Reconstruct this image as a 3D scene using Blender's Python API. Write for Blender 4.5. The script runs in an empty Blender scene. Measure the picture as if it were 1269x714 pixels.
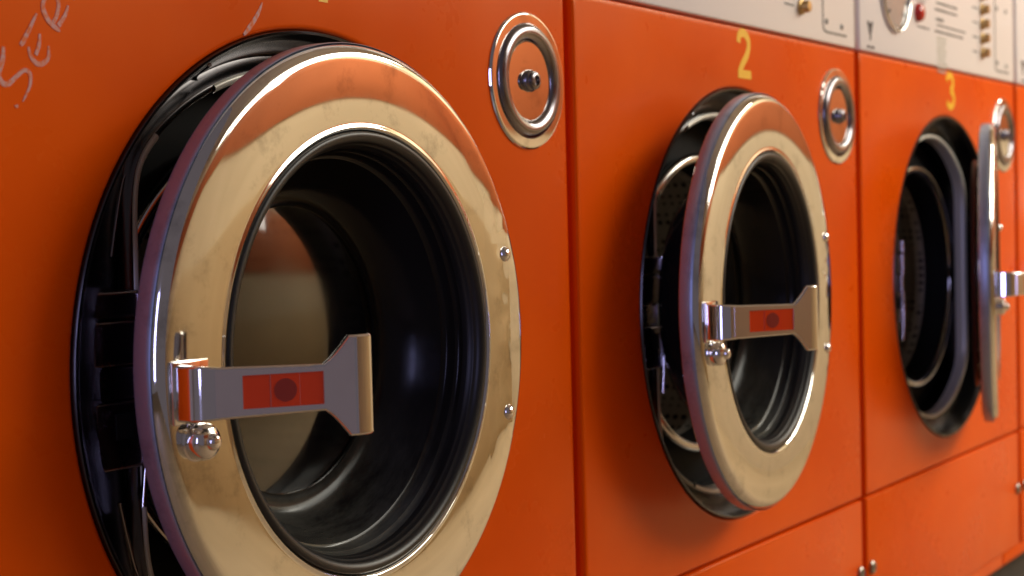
import bpy, bmesh, math, random
from mathutils import Vector, Matrix, noise
random.seed(4)
scn = bpy.context.scene
COL = scn.collection
PI = math.pi
HW = 0.342          # half width of one machine front
ZH = 0.5583         # lower edge of the control panel above the lower joint
ZC = 0.2633         # porthole centre height
RH = 0.2287         # porthole radius
BASE = -0.184       # bottom of the machines

# ------------------------------------------------------------------ materials
def new_mat(name):
    m = bpy.data.materials.new(name); m.use_nodes = True
    nt = m.node_tree; b = nt.nodes['Principled BSDF']
    return m, nt, b
def N(nt, t, **kw):
    n = nt.nodes.new(t)
    for k, v in kw.items():
        if k in n.inputs: n.inputs[k].default_value = v
        else: setattr(n, k, v)
    return n
def simple(name, col, rough=.5, metal=0., coat=0., spec=.5, **kw):
    m, nt, b = new_mat(name)
    b.inputs['Base Color'].default_value = (*col, 1); b.inputs['Roughness'].default_value = rough
    b.inputs['Metallic'].default_value = metal; b.inputs['Coat Weight'].default_value = coat
    b.inputs['Specular IOR Level'].default_value = spec
    for k, v in kw.items(): b.inputs[k].default_value = v
    return m
def noise_bump(nt, b, scale, strength, dist=.001, vec=None, detail=2, chain=None):
    tc = N(nt, 'ShaderNodeTexCoord')
    n = N(nt, 'ShaderNodeTexNoise', Scale=scale, Detail=detail)
    if vec:
        mp = N(nt, 'ShaderNodeMapping'); mp.inputs['Scale'].default_value = vec
        nt.links.new(tc.outputs['Object'], mp.inputs['Vector']); nt.links.new(mp.outputs[0], n.inputs['Vector'])
    else: nt.links.new(tc.outputs['Object'], n.inputs['Vector'])
    bp = N(nt, 'ShaderNodeBump', Strength=strength, Distance=dist)
    nt.links.new(n.outputs['Fac'], bp.inputs['Height'])
    if chain: nt.links.new(chain.outputs[0], bp.inputs['Normal'])
    nt.links.new(bp.outputs[0], b.inputs['Normal'])
    return bp
def rough_noise(nt, b, scale, lo, hi, vec=None, detail=5, e0=.35, e1=.7):
    tc = N(nt, 'ShaderNodeTexCoord'); n = N(nt, 'ShaderNodeTexNoise', Scale=scale, Detail=detail)
    n.inputs['Roughness'].default_value = .65
    if vec:
        mp = N(nt, 'ShaderNodeMapping'); mp.inputs['Scale'].default_value = vec
        nt.links.new(tc.outputs['Object'], mp.inputs['Vector']); nt.links.new(mp.outputs[0], n.inputs['Vector'])
    else: nt.links.new(tc.outputs['Object'], n.inputs['Vector'])
    mr = N(nt, 'ShaderNodeMapRange'); mr.inputs[1].default_value = e0; mr.inputs[2].default_value = e1
    mr.inputs[3].default_value = lo; mr.inputs[4].default_value = hi
    nt.links.new(n.outputs['Fac'], mr.inputs[0]); nt.links.new(mr.outputs[0], b.inputs['Roughness'])
    return n

def mat_orange():
    m, nt, b = new_mat('orange_enamel')
    tc = N(nt, 'ShaderNodeTexCoord')
    # faint wear: sparse pale specks
    v = N(nt, 'ShaderNodeTexVoronoi', Scale=11.); nt.links.new(tc.outputs['Object'], v.inputs['Vector'])
    mr = N(nt, 'ShaderNodeMapRange'); mr.inputs[1].default_value = .035; mr.inputs[2].default_value = .02
    mr.inputs[3].default_value = 0; mr.inputs[4].default_value = .30
    nt.links.new(v.outputs['Distance'], mr.inputs[0])
    n = N(nt, 'ShaderNodeTexNoise', Scale=6., Detail=6.); nt.links.new(tc.outputs['Object'], n.inputs['Vector'])
    c = N(nt, 'ShaderNodeValToRGB'); c.color_ramp.elements[0].position = .35; c.color_ramp.elements[1].position = .7
    c.color_ramp.elements[0].color = (.76, .076, .0001, 1); c.color_ramp.elements[1].color = (.84, .098, .0002, 1)
    nt.links.new(n.outputs['Fac'], c.inputs[0])
    gt = N(nt, 'ShaderNodeMath', operation='GREATER_THAN'); gt.inputs[1].default_value = .60
    n2 = N(nt, 'ShaderNodeTexNoise', Scale=3.1, Detail=1.); nt.links.new(tc.outputs['Object'], n2.inputs['Vector'])
    nt.links.new(n2.outputs['Fac'], gt.inputs[0])
    mu = N(nt, 'ShaderNodeMath', operation='MULTIPLY'); nt.links.new(mr.outputs[0], mu.inputs[0]); nt.links.new(gt.outputs[0], mu.inputs[1])
    mx = N(nt, 'ShaderNodeMix', data_type='RGBA'); nt.links.new(mu.outputs[0], mx.inputs[0])
    nt.links.new(c.outputs[0], mx.inputs[6]); mx.inputs[7].default_value = (.75, .35, .2, 1)
    nt.links.new(mx.outputs[2], b.inputs['Base Color'])
    b.inputs['Specular IOR Level'].default_value = .19; b.inputs['Specular Tint'].default_value = (1, .80, .12, 1)
    rough_noise(nt, b, 5, .24, .38)
    bp = noise_bump(nt, b, 420, .05, .0006)
    noise_bump(nt, b, 5, .22, .004, chain=bp)
    return m
def mat_chrome(name, base=(.78, .76, .72), r0=.05, r1=.2, wob=.12, smudge=True, streak=0., dent=False):
    m, nt, b = new_mat(name)
    b.inputs['Metallic'].default_value = 1
    n = rough_noise(nt, b, 14, r0, r1, detail=7)
    tc = N(nt, 'ShaderNodeTexCoord')
    n2 = N(nt, 'ShaderNodeTexNoise', Scale=23., Detail=8.); n2.inputs['Roughness'].default_value = .7
    nt.links.new(tc.outputs['Object'], n2.inputs['Vector'])
    c = N(nt, 'ShaderNodeValToRGB'); e = c.color_ramp.elements
    e[0].position = .30; e[0].color = (*[x * (.62 if smudge else .95) for x in base], 1)
    e[1].position = .47; e[1].color = (*base, 1)
    nt.links.new(n2.outputs['Fac'], c.inputs[0]); nt.links.new(c.outputs[0], b.inputs['Base Color'])
    if wob:
        bp = noise_bump(nt, b, 9, wob, .002)
        if dent:      # the strip beside the hinge is dented
            tc2 = N(nt, 'ShaderNodeTexCoord'); sx = N(nt, 'ShaderNodeSeparateXYZ'); nt.links.new(tc2.outputs['Object'], sx.inputs[0])
            mr = N(nt, 'ShaderNodeMapRange'); mr.inputs[1].default_value = .150; mr.inputs[2].default_value = .185; nt.links.new(sx.outputs[0], mr.inputs[0])
            mz = N(nt, 'ShaderNodeMapRange'); mz.inputs[1].default_value = .135; mz.inputs[2].default_value = .07
            ab = N(nt, 'ShaderNodeMath', operation='ABSOLUTE'); nt.links.new(sx.outputs[2], ab.inputs[0]); nt.links.new(ab.outputs[0], mz.inputs[0])
            m0 = N(nt, 'ShaderNodeMath', operation='MULTIPLY'); nt.links.new(mr.outputs[0], m0.inputs[0]); nt.links.new(mz.outputs[0], m0.inputs[1])
            n3 = N(nt, 'ShaderNodeTexNoise', Scale=21., Detail=1.5); nt.links.new(tc2.outputs['Object'], n3.inputs['Vector'])
            mm = N(nt, 'ShaderNodeMath', operation='MULTIPLY'); nt.links.new(m0.outputs[0], mm.inputs[0]); nt.links.new(n3.outputs['Fac'], mm.inputs[1])
            b2 = N(nt, 'ShaderNodeBump', Strength=.5, Distance=.006); nt.links.new(mm.outputs[0], b2.inputs['Height'])
            nt.links.new(bp.outputs[0], b2.inputs['Normal']); nt.links.new(b2.outputs[0], b.inputs['Normal'])
        if streak: noise_bump(nt, b, 60, streak, .0004, vec=(1, 1, 14), chain=bp)
    return m
M = {}
M['orange'] = mat_orange()
M['steel'] = mat_chrome('polished_steel', (.75, .735, .70), .02, .085, .06, dent=True)
M['rimsteel'] = mat_chrome('brushed_rim_steel', (.31, .38, .52), .32, .46, .03)
M['rimsteel'].node_tree.nodes['Principled BSDF'].inputs['Metallic'].default_value = .7
M['chrome'] = mat_chrome('chrome', (.82, .80, .80), .04, .10, .04, smudge=False)
M['collar'] = mat_chrome('darkened_polished_steel', (.075, .070, .072), .20, .30, 0)  # dark reflections around the collar are put into this base colour
M['ring'] = mat_chrome('darkened_ring_steel', (.26, .24, .26), .15, .26, .05, smudge=False)  # the hatch ridge's dark reflections are put into this steel's colour
M['edge'] = simple('brightened_edge_steel', (.74, .71, .62), .35, metal=.15)  # pale colour stands in for light reflected along the edge
M['catch'] = mat_chrome('catch_steel', (.17, .14, .17), .25, .36, .04, smudge=False)
M['hinge'] = mat_chrome('worn_screw_steel', (.32, .28, .25), .2, .35, .08)
M['tub'] = mat_chrome('tub_ring_steel', (.50, .48, .46), .12, .22, .04, smudge=False)
M['bead'] = mat_chrome('bead_steel', (.72, .70, .66), .28, .36, .04, smudge=False)
M['bead'].node_tree.nodes['Principled BSDF'].inputs['Metallic'].default_value = .75
M['satin'] = mat_chrome('satin_handle_metal', (.90, .82, .82), .14, .24, .02, smudge=False)
M['rubber'] = simple('black_rubber', (.012, .011, .011), .38, spec=.45)
M['black'] = simple('black_void', (.006, .006, .006), .7, spec=.2)
M['dark'] = simple('dark_painted_steel', (.03, .025, .022), .45)
M['yellow'] = simple('yellow_vinyl', (.92, .50, .01), .45)
def mat_scrawl():
    m, nt, b = new_mat('chalky_scrawl'); tc = N(nt, 'ShaderNodeTexCoord')
    n = N(nt, 'ShaderNodeTexNoise', Scale=260., Detail=4.); nt.links.new(tc.outputs['Object'], n.inputs['Vector'])
    c = N(nt, 'ShaderNodeValToRGB'); e = c.color_ramp.elements; e[0].position = .36; e[1].position = .58
    e[0].color = (.76, .16, .03, 1); e[1].color = (.66, .34, .30, 1)
    nt.links.new(n.outputs['Fac'], c.inputs[0]); nt.links.new(c.outputs[0], b.inputs['Base Color']); b.inputs['Roughness'].default_value = .7
    return m
M['scrawl'] = mat_scrawl()
M['grey'] = simple('grey_print', (.22, .20, .18), .6)
M['olive'] = simple('faded_green_print', (.55, .53, .42), .6)
M['ink'] = simple('dark_print', (.05, .04, .04), .6)
M['gold'] = simple('brass_button', (.50, .33, .13), .38, metal=.8)
M['redlamp'] = simple('red_lamp_plastic', (.50, .015, .01), .25, coat=.4)
M['gaugeface'] = simple('gauge_face', (.34, .37, .35), .25, coat=.6)
def mat_red():
    m, nt, b = new_mat('red_reflector_plastic')
    b.inputs['Base Color'].default_value = (.76, .05, .004, 1); b.inputs['Roughness'].default_value = .22
    b.inputs['Coat Weight'].default_value = .3
    noise_bump(nt, b, 200, .1, .0005); return m
M['red'] = mat_red()
M['redspot'] = simple('dull_red_plastic', (.30, .03, .018), .3)
def mat_panel():
    m, nt, b = new_mat('brushed_offwhite_panel')
    b.inputs['Base Color'].default_value = (.86, .79, .76, 1)
    rough_noise(nt, b, 30, .32, .45, vec=(1, 1, 20)); return m
M['panel'] = mat_panel()
def mat_glass():
    m, nt, b = new_mat('door_glass')
    b.inputs['Base Color'].default_value = (.22, .22, .20, 1); b.inputs['Transmission Weight'].default_value = 1
    b.inputs['IOR'].default_value = 1.9
    rough_noise(nt, b, 12, .04, .13); return m
M['glass'] = mat_glass()
def mat_bowl():
    m, nt, b = new_mat('dark_bowl_glass')
    tc = N(nt, 'ShaderNodeTexCoord')
    n = N(nt, 'ShaderNodeTexNoise', Scale=7., Detail=8.); n.inputs['Roughness'].default_value = .7
    mp = N(nt, 'ShaderNodeMapping'); mp.inputs['Scale'].default_value = (1, 4, 1); nt.links.new(tc.outputs['Object'], mp.inputs[0]); nt.links.new(mp.outputs[0], n.inputs['Vector'])
    sp = N(nt, 'ShaderNodeSeparateXYZ'); nt.links.new(tc.outputs['Object'], sp.inputs[0])
    mr = N(nt, 'ShaderNodeMapRange'); mr.inputs[1].default_value = -.045; mr.inputs[2].default_value = -.15; nt.links.new(sp.outputs[2], mr.inputs[0])   # lint and scale settle low in the bowl
    mu = N(nt, 'ShaderNodeMath', operation='MULTIPLY'); nt.links.new(mr.outputs[0], mu.inputs[0])
    r2 = N(nt, 'ShaderNodeMapRange'); r2.inputs[1].default_value = .35; r2.inputs[2].default_value = .75; nt.links.new(n.outputs['Fac'], r2.inputs[0]); nt.links.new(r2.outputs[0], mu.inputs[1])
    mx = N(nt, 'ShaderNodeMix', data_type='RGBA'); nt.links.new(mu.outputs[0], mx.inputs[0])
    mx.inputs[6].default_value = (.010, .009, .009, 1); mx.inputs[7].default_value = (.13, .13, .115, 1)
    nt.links.new(mx.outputs[2], b.inputs['Base Color']); b.inputs['Specular IOR Level'].default_value = .15
    rough_noise(nt, b, 20, .12, .26)
    return m
def mat_drum():
    m, nt, b = new_mat('perforated_drum_steel')
    tc = N(nt, 'ShaderNodeTexCoord')
    v = N(nt, 'ShaderNodeTexVoronoi', Scale=88.); v.inputs['Randomness'].default_value = .0
    nt.links.new(tc.outputs['Object'], v.inputs['Vector'])
    mr = N(nt, 'ShaderNodeMapRange'); mr.inputs[1].default_value = .25; mr.inputs[2].default_value = .38
    nt.links.new(v.outputs['Distance'], mr.inputs[0])
    mx = N(nt, 'ShaderNodeMix', data_type='RGBA'); nt.links.new(mr.outputs[0], mx.inputs[0])
    mx.inputs[6].default_value = (.004, .004, .004, 1); mx.inputs[7].default_value = (.74, .68, .60, 1)
    nt.links.new(mx.outputs[2], b.inputs['Base Color'])
    b.inputs['Metallic'].default_value = .4; b.inputs['Roughness'].default_value = .45
    return m
M['drum'] = mat_drum()
M['bowl'] = mat_bowl()
def mat_wall(name, c0, c1, sc=3.):
    m, nt, b = new_mat(name); tc = N(nt, 'ShaderNodeTexCoord')
    n = N(nt, 'ShaderNodeTexNoise', Scale=sc, Detail=6.); nt.links.new(tc.outputs['Object'], n.inputs['Vector'])
    c = N(nt, 'ShaderNodeValToRGB'); c.color_ramp.elements[0].color = (*c0, 1); c.color_ramp.elements[1].color = (*c1, 1)
    c.color_ramp.elements[0].position = .3; c.color_ramp.elements[1].position = .7
    nt.links.new(n.outputs['Fac'], c.inputs[0]); nt.links.new(c.outputs[0], b.inputs['Base Color'])
    b.inputs['Roughness'].default_value = .75; noise_bump(nt, b, 40, .2, .002); return m
M['dimwall'] = mat_wall('dimmed_wall_beige', (.42, .295, .155), (.50, .365, .20))  # light falloff low on the wall, put into a browner colour
M['wall'] = mat_wall('beige_painted_wall', (.60, .485, .32), (.68, .56, .38))
M['stripe'] = mat_wall('orange_painted_band', (.43, .115, .032), (.50, .135, .04))
M['floor'] = mat_wall('brown_floor', (.34, .25, .14), (.42, .31, .18))
M['plinth'] = mat_wall('dark_plinth_paint', (.012, .010, .008), (.03, .024, .018), 12)
M['backwall'] = mat_wall('back_wall_paint', (.42, .38, .32), (.5, .45, .38))

# ------------------------------------------------------------------ mesh helpers
def finish(bm, name, m, parent=None, ang=35, loc=None, rz=None):
    me = bpy.data.meshes.new(name)
    bmesh.ops.recalc_face_normals(bm, faces=bm.faces)
    bm.to_mesh(me); bm.free()
    for p in me.polygons: p.use_smooth = True
    me.set_sharp_from_angle(angle=math.radians(ang))
    me.materials.append(m)
    o = bpy.data.objects.new(name, me); COL.objects.link(o)
    if parent is not None: o.parent = parent
    if loc: o.location = loc
    if rz is not None: o.rotation_euler = (0, 0, rz)
    return o
def lathe(bm, prof, seg=128, c=(0, 0, 0), axis='Y', closed=False, cap=False):
    rings = []
    for (r, y) in prof:
        ring = []
        if r < 1e-6:
            ring = [bm.verts.new((c[0], c[1] + y, c[2]))]
        else:
            for k in range(seg):
                a = 2 * PI * k / seg
                ring.append(bm.verts.new((c[0] + r * math.cos(a), c[1] + y, c[2] + r * math.sin(a))))
        rings.append(ring)
    n = len(rings)
    for i in range(n if closed else n - 1):
        A, B = rings[i], rings[(i + 1) % n]
        if len(A) == 1 and len(B) == 1: continue
        for k in range(seg):
            k2 = (k + 1) % seg
            if len(A) == 1: bm.faces.new((A[0], B[k], B[k2]))
            elif len(B) == 1: bm.faces.new((A[k], A[k2], B[0]))
            else: bm.faces.new((A[k], A[k2], B[k2], B[k]))
    return rings
def box(bm, x0, x1, y0, y1, z0, z1, bev=0., seg=2):
    r = bmesh.ops.create_cube(bm, size=1)
    for v in r['verts']:
        v.co = Vector((x0 + (v.co.x + .5) * (x1 - x0), y0 + (v.co.y + .5) * (y1 - y0), z0 + (v.co.z + .5) * (z1 - z0)))
    if bev:
        es = list({e for v in r['verts'] for e in v.link_edges})
        bmesh.ops.bevel(bm, geom=es, offset=bev, segments=seg, affect='EDGES', profile=.5)
def rect_pt(a, x0, x1, z0, z1, cx, cz):
    c, s = math.cos(a), math.sin(a); t = 1e9
    if c > 1e-9: t = min(t, (x1 - cx) / c)
    if c < -1e-9: t = min(t, (x0 - cx) / c)
    if s > 1e-9: t = min(t, (z1 - cz) / s)
    if s < -1e-9: t = min(t, (z0 - cz) / s)
    return cx + c * t, cz + s * t
def plate_with_hole(bm, x0, x1, z0, z1, cx, cz, R, rad=.003, depth=.03, n=240):
    angs = [2 * PI * k / n for k in range(n)]
    for (px, pz) in ((x0, z0), (x1, z0), (x1, z1), (x0, z1)):
        a = math.atan2(pz - cz, px - cx) % (2 * PI)
        i = min(range(n), key=lambda k: abs((angs[k] - a + PI) % (2 * PI) - PI)); angs[i] = a
    loops = []
    def ring(f): loops.append([bm.verts.new(f(a)) for a in angs])
    hole = [(R - .0005, .022), (R - .0005, .004), (R + .0003, .0015), (R + .0018, .0003), (R + .0035, 0.)]
    for (r, y) in hole: ring(lambda a: (cx + r * math.cos(a), y, cz + r * math.sin(a)))
    for ins, y in ((.006, 0.), (rad, 0.), (rad * .45, rad * .15), (rad * .12, rad * .45), (0, rad), (0, depth)):
        def f(a):
            px, pz = rect_pt(a, x0 + ins, x1 - ins, z0 + ins, z1 - ins, cx, cz); return (px, y, pz)
        ring(f)
    for A, B in zip(loops, loops[1:]):
        for k in range(n): bm.faces.new((A[k], A[(k + 1) % n], B[(k + 1) % n], B[k]))
def stroke(bm, pts, widths, y0, y1, sub=6):
    """flat tapered pen stroke in the xz plane, lying on a panel"""
    P = [Vector((p[0], 0, p[1])) for p in pts]
    if not hasattr(widths, '__len__'): widths = [widths] * len(P)
    Q, Wd = [], []
    for i in range(len(P) - 1):
        p0 = P[max(i - 1, 0)]; p1 = P[i]; p2 = P[i + 1]; p3 = P[min(i + 2, len(P) - 1)]
        for k in range(sub):
            t = k / sub
            Q.append(.5 * ((2 * p1) + (-p0 + p2) * t + (2 * p0 - 5 * p1 + 4 * p2 - p3) * t * t + (-p0 + 3 * p1 - 3 * p2 + p3) * t ** 3))
            Wd.append(widths[i] * (1 - t) + widths[i + 1] * t)
    Q.append(P[-1]); Wd.append(widths[-1])
    L = []
    for i, q in enumerate(Q):
        d = (Q[min(i + 1, len(Q) - 1)] - Q[max(i - 1, 0)]).normalized(); n = Vector((-d.z, 0, d.x)) * Wd[i] / 2
        L.append([bm.verts.new((v.x, y, v.z)) for v, y in ((q + n, y1), (q + n, y0), (q - n, y0), (q - n, y1))])
    for A, B in zip(L, L[1:]):
        for k in range(3): bm.faces.new((A[k], A[k + 1], B[k + 1], B[k]))
    bm.faces.new(L[0]); bm.faces.new(L[-1])

def empty(name, loc, label, cat, group=None):
    o = bpy.data.objects.new(name, None); COL.objects.link(o); o.location = loc; o.empty_display_size = .1
    o['label'] = label; o['category'] = cat
    if group: o['group'] = group
    return o

# ------------------------------------------------------------------ the machine (local origin: centre of the front's bottom edge)
Z0 = -BASE                      # local z of the lower joint
CZ = Z0 + ZC
def Pclip(a, R=.200, X=.152):
    c = abs(math.cos(a)); k = 26
    r2 = X / max(c, 1e-3)
    return (R ** -k + r2 ** -k) ** (-1 / k)

def make_door(parent):
    seg = 256
    bm = bmesh.new()
    prof = [(.1507, .016), (.1507, .004), (.1510, .0015), (.1518, .0002), (.1530, -.0006), (.1543, -.0004), (.1553, .0001)]
    for i in range(0, 15):
        t = i / 14; r = .1565 + t * (.2000 - .1565)
        prof.append((r, -.0006 * math.sin(PI * t)))
    prof += [(.2020, .00025), (.2038, .0009), (.2055, .0020), (.2070, .0035), (.2083, .0056), (.2092, .0080), (.2096, .0105), (.2098, .018),
             (.2094, .0200), (.2075, .0212), (.2040, .0212), (.176, .0205), (.170, .024), (.160, .026), (.1520, .026)]
    lathe(bm, prof, seg, closed=True)
    door = finish(bm, 'door', M['steel'], parent, 40)
    # brushed rim band round the edge of the disc
    bm = bmesh.new()
    lathe(bm, [(.2097, .0068), (.2103, .0080), (.2104, .0100), (.2104, .0180), (.2098, .0196), (.2090, .0196)], seg, closed=True)
    finish(bm, 'rim_band', M['rimsteel'], door, 60)
    # rubber seal
    bm = bmesh.new()
    pr = [(.1508, .014), (.1508, .003), (.1500, .0005), (.1485, -.0006), (.1460, -.0003), (.1436, .0012), (.1424, .0034), (.1420, .0050), (.1410, .0056),
          (.1404, .0070), (.1402, .0090), (.1396, .0098), (.1392, .0110), (.1391, .0150)]
    pr += [(.1508, .0250), (.158, .032), (.160, .030), (.154, .02)]
    lathe(bm, pr, 160, closed=True); finish(bm, 'rubber_seal', M['rubber'], door, 50)
    # glass bowl
    bm = bmesh.new()
    inn = [(.1395, .010), (.1390, .017), (.1382, .0195), (.1370, .0205), (.1366, .027), (.1352, .0295), (.1330, .0305), (.1310, .037),
           (.1270, .048), (.1225, .058), (.1170, .0655), (.1105, .0700), (.1040, .0712), (.1014, .0700), (.1012, .0780)]
    out = [(.1040, .0830), (.1120, .0800), (.1210, .0715), (.1290, .060), (.1350, .046), (.1385, .034), (.1415, .028), (.1435, .018), (.1435, .010)]
    seg2 = 160
    tl = math.tan(math.radians(5.1))
    lathe(bm, inn + out, seg2, closed=True)
    finish(bm, 'bowl_wall', M['bowl'], door, 45)
    bm = bmesh.new()
    rings = lathe(bm, [(.1015 - .005 * k, .0716) for k in range(20)] + [(0, .0716)], seg2)
    rings2 = lathe(bm, [(0, .0772)] + [(.1015 - .005 * (19 - k), .0772) for k in range(20)], seg2)
    A, B = rings[0], rings2[-1]
    for k in range(seg2): bm.faces.new((A[k], A[(k + 1) % seg2], B[(k + 1) % seg2], B[k]))
    for v in bm.verts: v.co.y -= .0083 - (v.co.x ** 2 + v.co.z ** 2) / 1.2     # domed pane
    finish(bm, 'glass_pane', M['glass'], door, 45)
    # handle: bent bar rising from the rim with a T shaped grip
    be = math.radians(37)
    path = []
    path.append((-.1955, -.004, math.radians(97)))
    path.append((-.1962, .004, math.radians(95)))
    cx, ch, rr = -.1835, .0120, .0132
    for i in range(9):
        a = math.radians(180) - i / 8 * (math.radians(53))      # position angle on the arc
        path.append((cx + rr * math.cos(a) , ch + rr * math.sin(a), a - PI / 2))
    x0, h0, _ = path[-1]
    L0 = len(path)
    Ltot = .0955
    ts = [.05, .2, .4, .6, .70, .735, .76, .785, .81, .835, .86, .89]
    for t in ts: path.append((x0 + math.cos(be) * Ltot * t, h0 + math.sin(be) * Ltot * t, be))
    x, h, an = path[-1]
    for i in range(6):
        an -= math.radians(6.5); x += math.cos(an) * .0020; h += math.sin(an) * .0020; path.append((x, h, an))
    def width(i):
        if i < L0: return .0330 - .002 * i / L0
        if i < L0 + len(ts):
            t = ts[i - L0]
            if t <= .70: return .0305 - .0028 * t / .7
            if t >= .86: return .0600
            u = (t - .70) / .16; u = u * u * (3 - 2 * u) if False else u ** 1.25
            return .0277 + (.0600 - .0277) * u
        return .0600
    bm = bmesh.new(); th = .0062; loops = []
    zc = -.0085
    for i, (x, h, an) in enumerate(path):
        w = width(i) / 2; nx, nh = -math.sin(an), math.cos(an)
        b = .0013; q = th / 2
        if i == len(path) - 1: q *= .8
        cs = [(-w, -q + b), (-w, q - b), (-w + b * .4, q - b * .4), (-w + b, q), (w - b, q), (w - b * .4, q - b * .4), (w, q - b), (w, -q + b), (w - b, -q), (-w + b, -q)]
        loops.append([bm.verts.new((x + nx * d, -(h + nh * d), zc + z)) for z, d in cs])
    for A, B in zip(loops, loops[1:]):
        for k in range(len(A)): bm.faces.new((A[k], A[(k + 1) % len(A)], B[(k + 1) % len(B)], B[k]))
    bm.faces.new(loops[0]); bm.faces.new(loops[-1])
    # foot plate of the handle
    box(bm, -.2010, -.170, -.0030, -.0002, zc - .0185, zc + .0185, .001)
    hd = finish(bm, 'handle', M['chrome'], door, 30)
    # satin face plate on the straight part and the red inlay
    def on_lever(s, z, d): return (x0 + math.cos(be) * s - math.sin(be) * d, -(h0 + math.sin(be) * s + math.cos(be) * d), zc + z)
    def slab(bm, outline, d0, d1, inset=.0004):
        A = [bm.verts.new(on_lever(s, z, d0)) for s, z in outline]
        cs = sum(s for s, z in outline) / len(outline)
        B = [bm.verts.new(on_lever(s, z, d1 - inset)) for s, z in outline]
        C_ = [bm.verts.new(on_lever(s + (inset if s < cs else -inset), z + (inset if z < 0 else -inset), d1)) for s, z in outline]
        for X, Y in ((A, B), (B, C_)):
            for k in range(len(X)): bm.faces.new((X[k], X[(k + 1) % len(X)], Y[(k + 1) % len(Y)], Y[k]))
        return C_
    q = th / 2
    face = []
    tt = [.02] + [t for t in ts if t > .05]
    top = []
    for t in tt:
        if t <= .70: w = .0305 - .0028 * t / .7
        elif t >= .86: w = .0600
        else: w = .0277 + (.0323) * ((t - .70) / .16) ** 1.25
        top.append((t * Ltot, w / 2 - .0018))
    bm = bmesh.new()
    # frame of strips around the inlay opening
    ia, ib, iw = .0175, .0660, .0098
    def quadstrip(lo, hi, d=q + .0009, dl=q - .001):
        T1 = [bm.verts.new(on_lever(s, z, d)) for s, z in lo]; T2 = [bm.verts.new(on_lever(s, z, d)) for s, z in hi]
        D1 = [bm.verts.new(on_lever(s, z, dl)) for s, z in lo]; D2 = [bm.verts.new(on_lever(s, z, dl)) for s, z in hi]
        for k in range(len(T1) - 1):
            bm.faces.new((T1[k], T1[k + 1], T2[k + 1], T2[k])); bm.faces.new((D1[k], D1[k + 1], T1[k + 1], T1[k])); bm.faces.new((D2[k], D2[k + 1], T2[k + 1], T2[k]))
        bm.faces.new((T1[0], T2[0], D2[0], D1[0])); bm.faces.new((T1[-1], T2[-1], D2[-1], D1[-1]))
    def wat(s):
        for (a, wa), (b_, wb) in zip(top, top[1:]):
            if a <= s <= b_: return wa + (wb - wa) * (s - a) / (b_ - a)
        return top[-1][1]
    s0 = top[0][0]; s1 = top[-1][0]
    quadstrip([(s0, -wat(s0)), (ia, -wat(ia))], [(s0, wat(s0)), (ia, wat(ia))])
    ss = [ia, (ia + ib) / 2, ib]
    quadstrip([(s, iw) for s in ss], [(s, wat(s)) for s in ss]); quadstrip([(s, -wat(s)) for s in ss], [(s, -iw) for s in ss])
    se = [ib] + [s for s, w in top if s > ib + .0005]
    quadstrip([(s, -wat(s)) for s in se], [(s, wat(s)) for s in se])
    finish(bm, 'handle_face', M['satin'], door, 30)
    bm = bmesh.new()
    for a, b_, d in ((ia, ia + .0165, .0002), (ia + .0165, ib - .0145, .0005), (ib - .0145, ib, .0002)):
        C_ = slab(bm, [(a + .0001, -iw + .0001), (b_ - .0001, -iw + .0001), (b_ - .0001, iw - .0001), (a + .0001, iw - .0001)], q - .0015, q + d, .0002)
        bm.faces.new(C_)
    finish(bm, 'red_inlay', M['red'], door, 30)
    bm = bmesh.new()
    A = [(s_, -.0120) for s_ in (.004, .040, .066)] + [(s_, .0120) for s_ in (.066, .040, .004)]
    Aq = [bm.verts.new(on_lever(s_, z, -q + .001)) for s_, z in A]; Bq = [bm.verts.new(on_lever(s_, z, -q - .0007)) for s_, z in A]
    for k in range(6): bm.faces.new((Aq[k], Aq[(k + 1) % 6], Bq[(k + 1) % 6], Bq[k]))
    bm.faces.new(Bq); finish(bm, 'handle_dark_slab', M['rubber'], door, 30)  # added slab, black to stand in for the lever's dark underside
    bm = bmesh.new(); cS = (ia + .0165 + ib - .0145) / 2
    ol = [(cS + .0068 * math.cos(2 * PI * k / 32), .0068 * math.sin(2 * PI * k / 32)) for k in range(32)]
    A = [bm.verts.new(on_lever(s, z, q + .0003)) for s, z in ol]; B = [bm.verts.new(on_lever(s, z, q + .0008)) for s, z in ol]
    for k in range(32): bm.faces.new((A[k], A[(k + 1) % 32], B[(k + 1) % 32], B[k]))
    bm.faces.new(B); finish(bm, 'inlay_disc', M['redspot'], door, 30)
    # latch bolt: domed nut with a small tip
    bm = bmesh.new()
    def dome(c, pr, seg=32): lathe(bm, [(r, -h) for r, h in pr], seg, c)
    dome((-.1805, 0, -.038), [(.0120, -.0005), (.0122, .0008), (.0112, .0016), (.0111, .007), (.0104, .0098), (.0088, .0116), (.0062, .0126), (.0052, .0130),
                              (.0050, .0145), (.0044, .0160), (.0030, .0170), (.0015, .0174), (0, .0175)], 40)
    finish(bm, 'latch_bolt', M['chrome'], door, 40)
    for z in (.0615, -.0615):
        bm = bmesh.new(); lathe(bm, [(.0060, .0005), (.0060, -.0006), (.0052, -.0022), (.0036, -.0036), (.0018, -.0043), (0, -.0045)], 28, (.1790, 0, z))
        finish(bm, 'rivet', M['chrome'], door, 50)
    # hinge arm behind the disc on the right
    bm = bmesh.new(); box(bm, .168, .2120, .0225, .034, -.070, .070, .003)
    lathe(bm, [(0, 0), (.007, 0), (.007, .15), (0, .15)], 20, (0, 0, 0))
    for v in bm.verts:
        pass
    # turn the pin upright
    pin = [v for v in bm.verts if math.hypot(v.co.x, v.co.z) < .0075 and v.co.y <= .151 and abs(v.co.x) < .01]
    for v in pin: x_, y_, z_ = v.co; v.co = Vector((.2080 + x_, .030 + z_, -.075 + y_))
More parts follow.
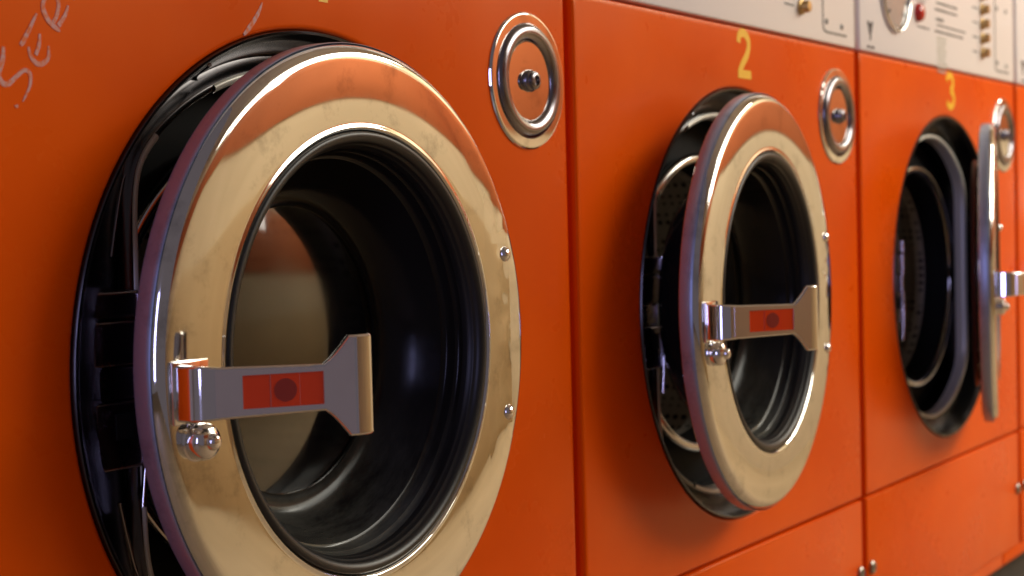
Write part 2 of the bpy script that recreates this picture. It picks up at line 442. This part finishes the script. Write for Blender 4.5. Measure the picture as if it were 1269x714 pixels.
    finish(bm, 'hinge', M['hinge'], door, 40)
    return door

def make_machine(loc, label, group):
    root = empty('washing_machine', loc, label, 'washing machine', group)
    # cabinet
    bm = bmesh.new()
    x, y0, y1, zt = HW - .0012, .006, .62, Z0 + .905
    v = [bm.verts.new(p) for p in ((-x, y0, 0), (-x, y1, 0), (-x, y1, zt), (-x, y0, zt), (x, y0, 0), (x, y1, 0), (x, y1, zt), (x, y0, zt))]
    for f in ((0, 1, 2, 3), (4, 5, 6, 7), (3, 2, 6, 7), (0, 1, 5, 4), (1, 2, 6, 5)): bm.faces.new([v[i] for i in f])
    finish(bm, 'cabinet', M['orange'], root)
    bm = bmesh.new(); plate_with_hole(bm, -HW, HW, Z0 + .0018, Z0 + ZH - .0016, 0, CZ, RH)
    finish(bm, 'front_panel', M['orange'], root, 50)
    bm = bmesh.new(); box(bm, -HW, HW, 0, .03, .001, Z0 - .0018, .003, 3)
    finish(bm, 'service_panel', M['orange'], root, 50)
    for sx in (-1, 1):
        bm = bmesh.new(); lathe(bm, [(.0085, .001), (.0085, -.003), (.0070, -.0045), (.0035, -.0048), (.003, -.0035), (0, -.0035)], 24, (sx * (HW - .012), 0, Z0 - .0915))
        finish(bm, 'screw', M['hinge'], root, 40)
    # control panel
    zb = Z0 + ZH
    bm = bmesh.new(); box(bm, -HW + .0005, HW - .0005, -.001, .03, zb + .0012, zb + .344, .0022, 2)
    cp = finish(bm, 'control_panel', M['panel'], root, 50)
    def T(x): return x - .35 - .70       # world x of machine three -> local x
    def TZ(z): return z - BASE
    # gauge
    gx, gz = T(.835), TZ(.6445)
    bm = bmesh.new(); lathe(bm, [(.0480, 0), (.0525, -.0005), (.0535, -.0030), (.0530, -.0050), (.0512, -.0060), (.0490, -.0050), (.0480, -.002)], 72, (gx, -.001, gz))
    g = finish(bm, 'gauge', M['chrome'], root, 50)
    bm = bmesh.new(); lathe(bm, [(.0465, -.0025), (.030, -.0034), (.015, -.0038), (0, -.004)], 72, (gx, -.001, gz)); finish(bm, 'gauge_face', M['gaugeface'], g)
    bm = bmesh.new()
    for k in range(11):
        a = math.radians(225 - 27 * k); c, s = math.cos(a), math.sin(a)
        stroke(bm, [(gx + .036 * c, gz + .036 * s), (gx + .042 * c, gz + .042 * s)], .0012, -.0055, -.002, 1)
    stroke(bm, [(gx - .008, gz - .008), (gx + .024, gz + .024)], [.003, .001], -.0058, -.0045, 1)
    finish(bm, 'gauge_marks', M['ink'], g)
    # red indicator
    bm = bmesh.new(); lathe(bm, [(.0125, .001), (.0125, -.004), (.0105, -.0075), (.006, -.0092), (0, -.0095)], 32, (T(.927), -.001, TZ(.6262))); finish(bm, 'indicator_lamp', M['redlamp'], root, 40)
    # buttons
    for k in range(8):
        z = TZ(.5935 + .0217 * k)
        bm = bmesh.new(); lathe(bm, [(.0088, .001), (.0088, -.003), (.0070, -.0038), (.0068, -.0100), (.0060, -.0115), (0, -.0119)], 28, (T(1.2205), -.001, z))
        finish(bm, 'push_button', M['gold'], root, 40)
    # outlined card slot with its screws
    bm = bmesh.new(); xl, xr, zz, zt = T(1.2875), T(1.3800), TZ(.5720), TZ(.870)
    stroke(bm, [(xl, zt), (xl, zz + .012)], .0028, -.0016, -.0005, 1)
    stroke(bm, [(xl, zz + .012), (xl + .002, zz + .003), (xl + .012, zz)], .0028, -.0016, -.0005, 4)
    stroke(bm, [(xl + .012, zz), (xr - .018, zz)], .0028, -.0016, -.0005, 1)
    finish(bm, 'slot_outline', M['grey'], cp)
    for (sx, sz) in ((T(1.2985), TZ(.5845)), (T(1.3470), TZ(.5820)), (T(1.2985), TZ(.668)), (T(1.3470), TZ(.668))):
        bm = bmesh.new(); lathe(bm, [(.0036, .001), (.0036, -.0008), (.0028, -.0014), (0, -.0016)], 20, (sx, -.001, sz)); finish(bm, 'panel_screw', M['grey'], cp, 40)
    # printed wording and the maker's mark
    rnd = random.Random(11)
    def word_line(x, z, L, hgt, bm=None, mk='grey'):
        own = bm is None
        if own: bm = bmesh.new()
        xx = x
        while xx < x + L:
            w = hgt * rnd.uniform(.35, .75)
            stroke(bm, [(xx, z), (xx + w, z)], hgt * rnd.uniform(.55, 1.0), -.0014, -.0008, 1)
            xx += w + hgt * .28
            if rnd.random() < .18: xx += hgt * .5
        if own: finish(bm, 'printed_line', M[mk], cp)
    for z, L in ((.6500, .05), (.6430, .035)): word_line(T(.925), TZ(z), L, .0032)
    word_line(T(.925), TZ(.6080), .050, .0036)
    for k in range(8): word_line(T(1.175), TZ(.5935 + .0217 * k), .028, .003)
    bm = bmesh.new(); lx, lz = T(.7445), TZ(.5900)
    for s in (-1, 1):
        stroke(bm, [(lx, lz - .009), (lx + s * .005, lz + .001), (lx + s * .0095, lz + .008)], [.0045, .0042, .002], -.0015, -.0008, 4)
        stroke(bm, [(lx + s * .001, lz + .001), (lx + s * .004, lz + .007)], [.004, .002], -.0015, -.0008, 2)
    stroke(bm, [(lx, lz - .016), (lx, lz - .002)], .0036, -.0016, -.0007, 2)
    word_line(lx - .0125, lz - .0245, .026, .0045, bm)
    finish(bm, 'maker_mark', M['ink'], cp)
    # porthole collar
    bm = bmesh.new(); n = 256; loops = []
    def ring(f): loops.append([bm.verts.new(f(2 * PI * k / n)) for k in range(n)])
    def circ(r, y): ring(lambda a: (r * math.cos(a), y, CZ + r * math.sin(a)))
    circ(RH - .0003, .020); circ(RH - .0006, .0005); circ(RH - .0016, -.0010); circ(RH - .0034, -.0004); circ(RH - .0050, .0025)
    P = lambda a, s: Pclip(a) + s
    def mix(t, y, s=.012):
        def f(a):
            r = (RH - .006) * (1 - t) + (Pclip(a) + s) * t; return (r * math.cos(a), y, CZ + r * math.sin(a))
        ring(f)
    for t, y in [(k / 12, .0030 + .0250 * k / 12) for k in range(1, 13)]: mix(t, y)
    for s, y in ((.009, .0275), (.0060, .0250), (.0040, .0232), (.0018, .0225), (-.0004, .0232), (-.0020, .0255), (-.0026, .030), (-.0026, .075)):
        ring(lambda a: (P(a, s) * math.cos(a), y, CZ + P(a, s) * math.sin(a)))
    for A, B in zip(loops, loops[1:]):
        for k in range(n): bm.faces.new((A[k], A[(k + 1) % n], B[(k + 1) % n], B[k]))
    finish(bm, 'porthole_collar', M['collar'], root, 40)
    bm = bmesh.new()
    def on_notch(a):          # the bright edge is broken beside the latch side corners
        d = math.degrees(a) % 360
        return 112.5 < d < 131 or 229 < d < 247.5
    prof = ((.0038, .0245), (.0030, .0224), (.0016, .0212), (-.0003, .0216), (-.0024, .0240), (-.0032, .0290), (-.0034, .0380))
    grid = [[bm.verts.new((P(2 * PI * k / n, s) * math.cos(2 * PI * k / n), y, CZ + P(2 * PI * k / n, s) * math.sin(2 * PI * k / n))) for k in range(n)] for s, y in prof]
    for A, B in zip(grid, grid[1:]):
        for k in range(n):
            if not on_notch(2 * PI * (k + .5) / n): bm.faces.new((A[k], A[(k + 1) % n], B[(k + 1) % n], B[k]))
    bmesh.ops.delete(bm, geom=[v for v in bm.verts if not v.link_faces], context='VERTS')
    finish(bm, 'collar_edge', M['edge'], root, 60)
    def tube(bm, pts, r, sub=6):
        Pn = [Vector(p) for p in pts]; Q = []
        for i in range(len(Pn) - 1):
            p0 = Pn[max(i - 1, 0)]; p1 = Pn[i]; p2 = Pn[i + 1]; p3 = Pn[min(i + 2, len(Pn) - 1)]
            for k in range(sub):
                t = k / sub; Q.append(.5 * ((2 * p1) + (-p0 + p2) * t + (2 * p0 - 5 * p1 + 4 * p2 - p3) * t * t + (-p0 + 3 * p1 - 3 * p2 + p3) * t ** 3))
        Q.append(Pn[-1]); L = []
        for i, q in enumerate(Q):
            d = (Q[min(i + 1, len(Q) - 1)] - Q[max(i - 1, 0)]).normalized(); u = d.cross(Vector((0, 1, 0))).normalized(); w = u.cross(d)
            L.append([bm.verts.new(q + (u * math.cos(PI * j / 4) + w * math.sin(PI * j / 4)) * r) for j in range(8)])
        for A, B in zip(L, L[1:]):
            for j in range(8): bm.faces.new((A[j], A[(j + 1) % 8], B[(j + 1) % 8], B[j]))
        bm.faces.new(L[0]); bm.faces.new(L[-1])
    def cone_y(x, z):
        a = math.atan2(z, x); r = math.hypot(x, z); t = ((RH - .006) - r) / ((RH - .006) - P(a, .012)); t = max(0, min(1, t))
        T_ = ((0, .0030), (1, .028))
        for (a0, b0), (a1, b1) in zip(T_, T_[1:]):
            if t <= a1: return b0 + (b1 - b0) * (t - a0) / (a1 - a0)
        return .028
    for sz in (1, -1):
        bm = bmesh.new()
        pts = [(r_ * math.cos(math.radians(d_)), sz * r_ * math.sin(math.radians(d_))) for r_, d_ in ((.2215, 116.5), (.212, 115), (.200, 113), (.1965, 112))]
        tube(bm, [(x, cone_y(x, z) - .0004, CZ + z) for x, z in pts], .0016)
        finish(bm, 'pressed_crease', M['ring'], root, 60)
        bm = bmesh.new()
        pts = [(-.128, .150), (-.139, .150), (-.147, .141), (-.157, .123), (-.168, .100), (-.176, .076)]
        tube(bm, [(x, cone_y(x, z) - .0002, CZ + sz * z) for x, z in pts], .0015)
        finish(bm, 'pressed_crease', M['ring'], root, 60)
    # black bellows behind the collar edge
    bm = bmesh.new(); loops = []
    ring(lambda a: (P(a, -.0026) * math.cos(a), .060, CZ + P(a, -.0026) * math.sin(a)))
    for r, y in ((.150, .060), (.1490, .052), (.148, .060), (.147, .085)): ring(lambda a: (r * math.cos(a), y, CZ + r * math.sin(a)))
    for A, B in zip(loops, loops[1:]):
        for k in range(n): bm.faces.new((A[k], A[(k + 1) % n], B[(k + 1) % n], B[k]))
    finish(bm, 'bellows', M['black'], root, 50)
    # bright tub ring
    bm = bmesh.new(); cr, cy, rt = .1555, .0490, .0062
    lathe(bm, [(cr + rt * math.cos(2 * PI * k / 16), cy + rt * math.sin(2 * PI * k / 16)) for k in range(16)], 160, (0, 0, CZ), closed=True)
    finish(bm, 'tub_ring', M['tub'], root, 80)
    # drum
    bm = bmesh.new(); lathe(bm, [(.147, .084), (.150, .10), (.24, .115), (.245, .13), (.245, .40), (.22, .41), (.10, .405), (.09, .39), (0, .385)], 128, (0, 0, CZ))
    finish(bm, 'drum', M['drum'], root, 50)
    # latch catch on the left flat of the collar
    bm = bmesh.new()
    box(bm, -.200, -.158, .0125, .036, CZ + .0385, CZ + .0550, .0028, 4)
    box(bm, -.200, -.158, .0125, .036, CZ + .0090, CZ + .0370, .0028, 4)
    box(bm, -.200, -.162, .0160, .036, CZ - .0130, CZ + .0090, .0028, 4)
    box(bm, -.200, -.158, .0125, .036, CZ - .0550, CZ - .0130, .0028, 4)
    finish(bm, 'latch_catch', M['catch'], root, 40)
    for xa, ya, za, zb_ in ((-.1600, .0120, .0390, .0545), (-.1605, .0120, .0095, .0365), (-.1580, .0145, -.0125, .0085), (-.1600, .0120, -.0800, -.0135)):
        bm = bmesh.new(); k_ = -.012 if za < -.05 else 0
        tube(bm, [(xa - (.004 if za < -.05 else 0), ya, CZ + za), (xa, ya, CZ + (za + zb_) / 2), (xa, ya, CZ + zb_)], .0022, 4)
        finish(bm, 'highlight_rod', M['chrome'], root, 60)  # added rods, placed to carry a window highlight beside the catch
    bm = bmesh.new(); box(bm, -.184, -.170, .0118, .0140, CZ - .036, CZ - .020)
    finish(bm, 'catch_hole', M['black'], root, 40)
    # soap hatch cap, upper right
    hx, hz = .35 - .0719, TZ(.4733)
    bm = bmesh.new()
    pr = [(.0575, .002), (.0578, -.0006), (.0572, -.0018), (.0563, -.0025), (.0558, -.0026), (.0550, -.0026), (.0500, -.0026), (.0485, -.0026), (.0480, -.0020),
          (.0330, -.0020), (.0325, -.0026), (.0318, -.0026), (.0200, -.0026), (0, -.0026)]
    lathe(bm, pr, 128, (hx, 0, hz)); cap = finish(bm, 'hatch_cap', M['steel'], root, 25)
    bm = bmesh.new()
    lathe(bm, [(.0482, -.0018), (.0481, -.0030), (.0474, -.0042), (.0462, -.0054), (.0444, -.0064), (.0420, -.0069), (.0394, -.0068), (.0370, -.0061), (.0350, -.0050), (.0337, -.0038), (.0332, -.0028), (.0331, -.0018)], 128, (hx, 0, hz), closed=True)
    finish(bm, 'hatch_ring', M['ring'], cap, 50)
    bm = bmesh.new()
    lathe(bm, [(.0092, -.002), (.0094, -.0040), (.0088, -.0056), (.0074, -.0064), (.0070, -.0078), (.0074, -.0086), (.0072, -.0096), (.0062, -.0103), (.0044, -.0105), (.0040, -.0085), (0, -.0080)], 40, (hx, 0, hz))
    finish(bm, 'hatch_knob', M['ring'], cap, 40)
    d = make_door(root); d.location = (0, -.05, CZ + .0055)
    return root

def copy_tree(o, parent=None):
    c = o.copy(); COL.objects.link(c)
    if parent: c.parent = parent
    for ch in list(o.children): copy_tree(ch, c)
    return c
def child(o, nm): return [c for c in o.children if c.name.split('.')[0] == nm][0]

G = 'orange washing machines in a row'
m1 = make_machine((-.35, 0, BASE), 'nearest orange washing machine, scrawled pale letters above its large ajar round chrome door', G)
m2 = copy_tree(m1); m2.location.x = .35
m2['label'] = 'orange washing machine with yellow number 2 above its ajar round door'
m3 = copy_tree(m1); m3.location.x = 1.05
m3['label'] = 'orange washing machine with yellow number 3 and its door swung open edge-on'
m4 = copy_tree(m1); m4.location.x = 1.75
m4['label'] = 'sliver of an orange washing machine at the far right, beyond number 3'
def pose(m, wx, wy, wz, deg):
    d = child(m, 'door'); d.location = (wx - m.location.x, wy, wz - BASE); d.rotation_euler = (0, 0, math.radians(deg))
pose(m1, -.3557, -.0486, .2688, 2.28)
pose(m2, .2871, -.0639, .2687, 5.22)
pose(m3, 1.062, -.0660, .2680, 15.1)
for c_ in child(m3, 'door').children:      # this door's bowl is flattened so the edge of the opening shows
    if c_.name.split('.')[0] in ('bowl_wall', 'glass_pane'): c_.scale.y = .35
pose(m4, 1.745, -.030, .2680, 0)

# the programme list printed on the third machine's panel only
rnd = random.Random(5); cp3 = child(m3, 'control_panel')
def list_line(x, z, L, hgt, mk):
    bm = bmesh.new(); xx = x
    while xx < x + L:
        w = hgt * rnd.uniform(.35, .8)
        stroke(bm, [(xx - m3.location.x, z - BASE), (xx + w - m3.location.x, z - BASE)], hgt * rnd.uniform(.5, 1.0), -.0014, -.0008, 1)
        xx += w + hgt * .28
    finish(bm, 'printed_line', M[mk], cp3)
for k, (z, L, h) in enumerate(((.6740, .11, .004), (.6620, .045, .004), (.6480, .09, .004), (.6385, .10, .004), (.6250, .035, .006), (.6170, .13, .0036), (.6080, .125, .0042))):
    list_line(1.000 + .004 * (k % 3), z, L, h, 'grey')
for k in range(9): list_line(1.008, .5990 - .0058 * k, .040 - .002 * (k % 3), .0034, 'olive')
# yellow numbers (local to each machine)
def number(m, strokes, w):
    bm = bmesh.new()
    for i, s in enumerate(strokes):
        stroke(bm, [(x - m.location.x, z - BASE) for x, z in s], w, -.0003 - .0001 * i, .0005 + .0001 * i, 8)
    finish(bm, 'number', M['yellow'], m)
X = -.338
number(m1, [[(X, .5600 - .003), (X, .5125)]], .0100)
X = .3655
number(m2, [[(X - .0135, .5400), (X - .0115, .5475), (X - .001, .5512), (X + .0100, .5455), (X + .0118, .5370), (X + .0060, .5270), (X - .0060, .5160), (X - .0125, .5075)],
            [(X - .0160, .5070), (X + .0170, .5070)]], .0092)
X = 1.067
number(m3, [[(X - .0150, .5420), (X - .0090, .5490), (X + .0030, .5505), (X + .0125, .5440), (X + .0110, .5350), (X + .0010, .5290)],
            [(X + .0005, .5290), (X + .0130, .5240), (X + .0160, .5150), (X + .0080, .5070), (X - .0050, .5060), (X - .0150, .5120)]], .0092)

# scrawl on the first machine: pixel traced on the panel plane, converted once to metres
def zx(u, v):   # photo pixel -> panel plane (camera model of this photograph)
    from mathutils import Vector as V
    d = CF + CR * ((u - 634.5) / FPX) - CU * ((v - 357) / FPX)
    t = -CC.y / d.y; p = CC + d * t; return (p.x, p.z)
FPX = 2006.05; CC = Vector((-1.2305, -.7273, .3533))
yaw, pitch, roll = .5727, .0393, -.0251
CF = Vector((math.cos(yaw) * math.cos(pitch), math.sin(yaw) * math.cos(pitch), -math.sin(pitch)))
r_ = CF.cross(Vector((0, 0, 1))).normalized(); u_ = r_.cross(CF)
CR = r_ * math.cos(roll) + u_ * math.sin(roll); CU = -r_ * math.sin(roll) + u_ * math.cos(roll)
SCR = [([(4, 58), (3, 74), (-2, 92), (3, 103), (10, 104), (20, 95), (30, 87), (37, 92), (37, 106), (31, 120), (28, 126)], [3, 5, 5, 5, 5, 4, 4, 4, 3, 2, 1]),
       ([(20, 130), (21, 134)], [4, 3]),
       ([(45, 17), (37, 34), (28, 52), (25, 56)], [2, 4, 5, 3]),
       ([(35, 58), (38, 70), (46, 79), (54, 78), (60, 70), (60, 57)], [2, 4, 5, 5, 4, 2]),
       ([(49, 42), (48, 56), (44, 68)], [2, 4, 4]),
       ([(58, -6), (53, 4), (54, 14), (60, 26), (68, 34), (74, 39)], [3, 4, 5, 5, 5, 2]),
       ([(66, -8), (72, 2), (71, 16), (66, 28)], [3, 4, 4, 4]),
       ([(84, 7), (80, 20), (72, 32)], [2, 4, 5]),
       ([(96, -8), (91, 0)], [3, 1]),
       ([(325, 3), (319, 18), (309, 34), (302, 43)], [1.5, 5, 6, 3])]
for nm, idx in (('scrawled_letter', (0,)), ('scrawled_dot', (1,)), ('scrawled_stroke', (2,)), ('scrawled_letter', (3, 4)), ('scrawled_letter', (5, 6, 7)), ('scrawled_stroke', (8,)), ('scrawled_stroke', (9,))):
    bm = bmesh.new()
    for i in idx:
        pts, ws = SCR[i]; q = [zx(u, v) for u, v in pts]
        stroke(bm, [(x + .35, z - BASE) for x, z in q], [w_ * .00062 for w_ in ws], -.0003 - .00005 * (i % 3), .0003, 5)
    finish(bm, nm, M['scrawl'], m1)

# ------------------------------------------------------------------ orange base rails and the setting
def rail(x0, x1, lab):
    bm = bmesh.new(); box(bm, x0, x1, .004, .05, -.2050, BASE - .0006, .002)
    o = finish(bm, 'base_rail', M['orange']); o['label'] = lab; o['category'] = 'rail'; o['group'] = 'orange base rails under the machines'
rail(-.70, 1.3100, 'thin orange base rail under the machines, left of the small joint at lower right')
rail(1.3165, 2.10, 'thin orange base rail in the bottom right corner, right of the small joint')
def struct(name, bm, m):
    o = finish(bm, name, m); o['kind'] = 'structure'; return o
FZ = -.62
bm = bmesh.new(); box(bm, -.72, 2.12, .03, .64, FZ, -.2056, .004); struct('plinth', bm, M['plinth'])
bm = bmesh.new(); box(bm, -6, 5.2, -3.05, .9, FZ - .05, FZ); struct('floor', bm, M['floor'])
bm = bmesh.new(); box(bm, -6, 5.2, .70, .78, FZ, 2.6); struct('back_wall', bm, M['backwall'])
bm = bmesh.new()
box(bm, -.5, 5.2, -3.08, -3.00, FZ, 2.6)
struct('opposite_wall', bm, M['wall'])
bm = bmesh.new(); box(bm, -.5, 5.19, -2.999, -2.990, FZ + .001, .30, .003); struct('opposite_wall_dim_part', bm, M['dimwall'])  # thin slab that paints the wall's falloff of light lower down
bm = bmesh.new(); box(bm, -.5, 5.2, -2.999, -2.985, .76, 1.45, .004); struct('opposite_wall_band', bm, M['stripe'])
bm = bmesh.new(); box(bm, 5.185, 5.199, -2.98, .69, .66, 1.45, .004); struct('end_wall_band', bm, M['stripe'])
bm = bmesh.new(); box(bm, -.5, 5.2, -3.05, .78, 2.6, 2.65); struct('ceiling', bm, M['backwall'])
bm = bmesh.new(); box(bm, 5.2, 5.28, -3.05, .78, FZ, 2.6); struct('end_wall', bm, M['wall'])

# ------------------------------------------------------------------ light
w = bpy.data.worlds.new('World'); scn.world = w; w.use_nodes = True
bg = w.node_tree.nodes['Background']; bg.inputs[0].default_value = (.58, .49, .55, 1); bg.inputs[1].default_value = .20
def area(name, loc, target, sx, sy, power, col):
    l = bpy.data.lights.new(name, 'AREA'); l.shape = 'RECTANGLE'; l.size = sx; l.size_y = sy; l.energy = power; l.color = col
    o = bpy.data.objects.new(name, l); COL.objects.link(o); o.location = loc
    o.rotation_euler = (Vector(target) - Vector(loc)).to_track_quat('-Z', 'Y').to_euler(); return o
area('hanging_lamp', (1.9, -1.75, 1.6), (1.2, 0, .2), 1.7, 1.0, 31, (1., .97, .86))
area('front_fill', (1.9, -2.9, 1.75), (1.4, 0, .2), 2.4, 1.2, 38, (1., .97, .86))  # added frontal fill that softens the shadows of the doors
area('ceiling_lamp', (4.1, -1.9, 2.5), (4.5, -2.0, 0), 1.4, .8, 95, (1., .97, .84))
area('window_daylight', (-3.6, -1.1, .75), (-.4, -.2, .3), .35, 1.6, 20, (.50, .50, 1.))

# ------------------------------------------------------------------ camera
cd = bpy.data.cameras.new('camera'); cam = bpy.data.objects.new('camera', cd); COL.objects.link(cam)
cd.sensor_width = 36; cd.lens = 36 * FPX / 1269; cd.clip_start = .02; cd.clip_end = 100
Rm = Matrix((CR, CU, -CF)).transposed().to_4x4(); cam.matrix_world = Matrix.Translation(CC) @ Rm
cd.dof.use_dof = True; cd.dof.focus_distance = 1.12; cd.dof.aperture_fstop = 9.
scn.camera = cam
scn.view_settings.view_transform = 'Standard'; scn.view_settings.look = 'None'
scn.view_settings.exposure = 0; scn.view_settings.gamma = 1
scn.cycles.max_bounces = 12; scn.cycles.glossy_bounces = 6; scn.cycles.transmission_bounces = 8
scn.cycles.use_denoising = True
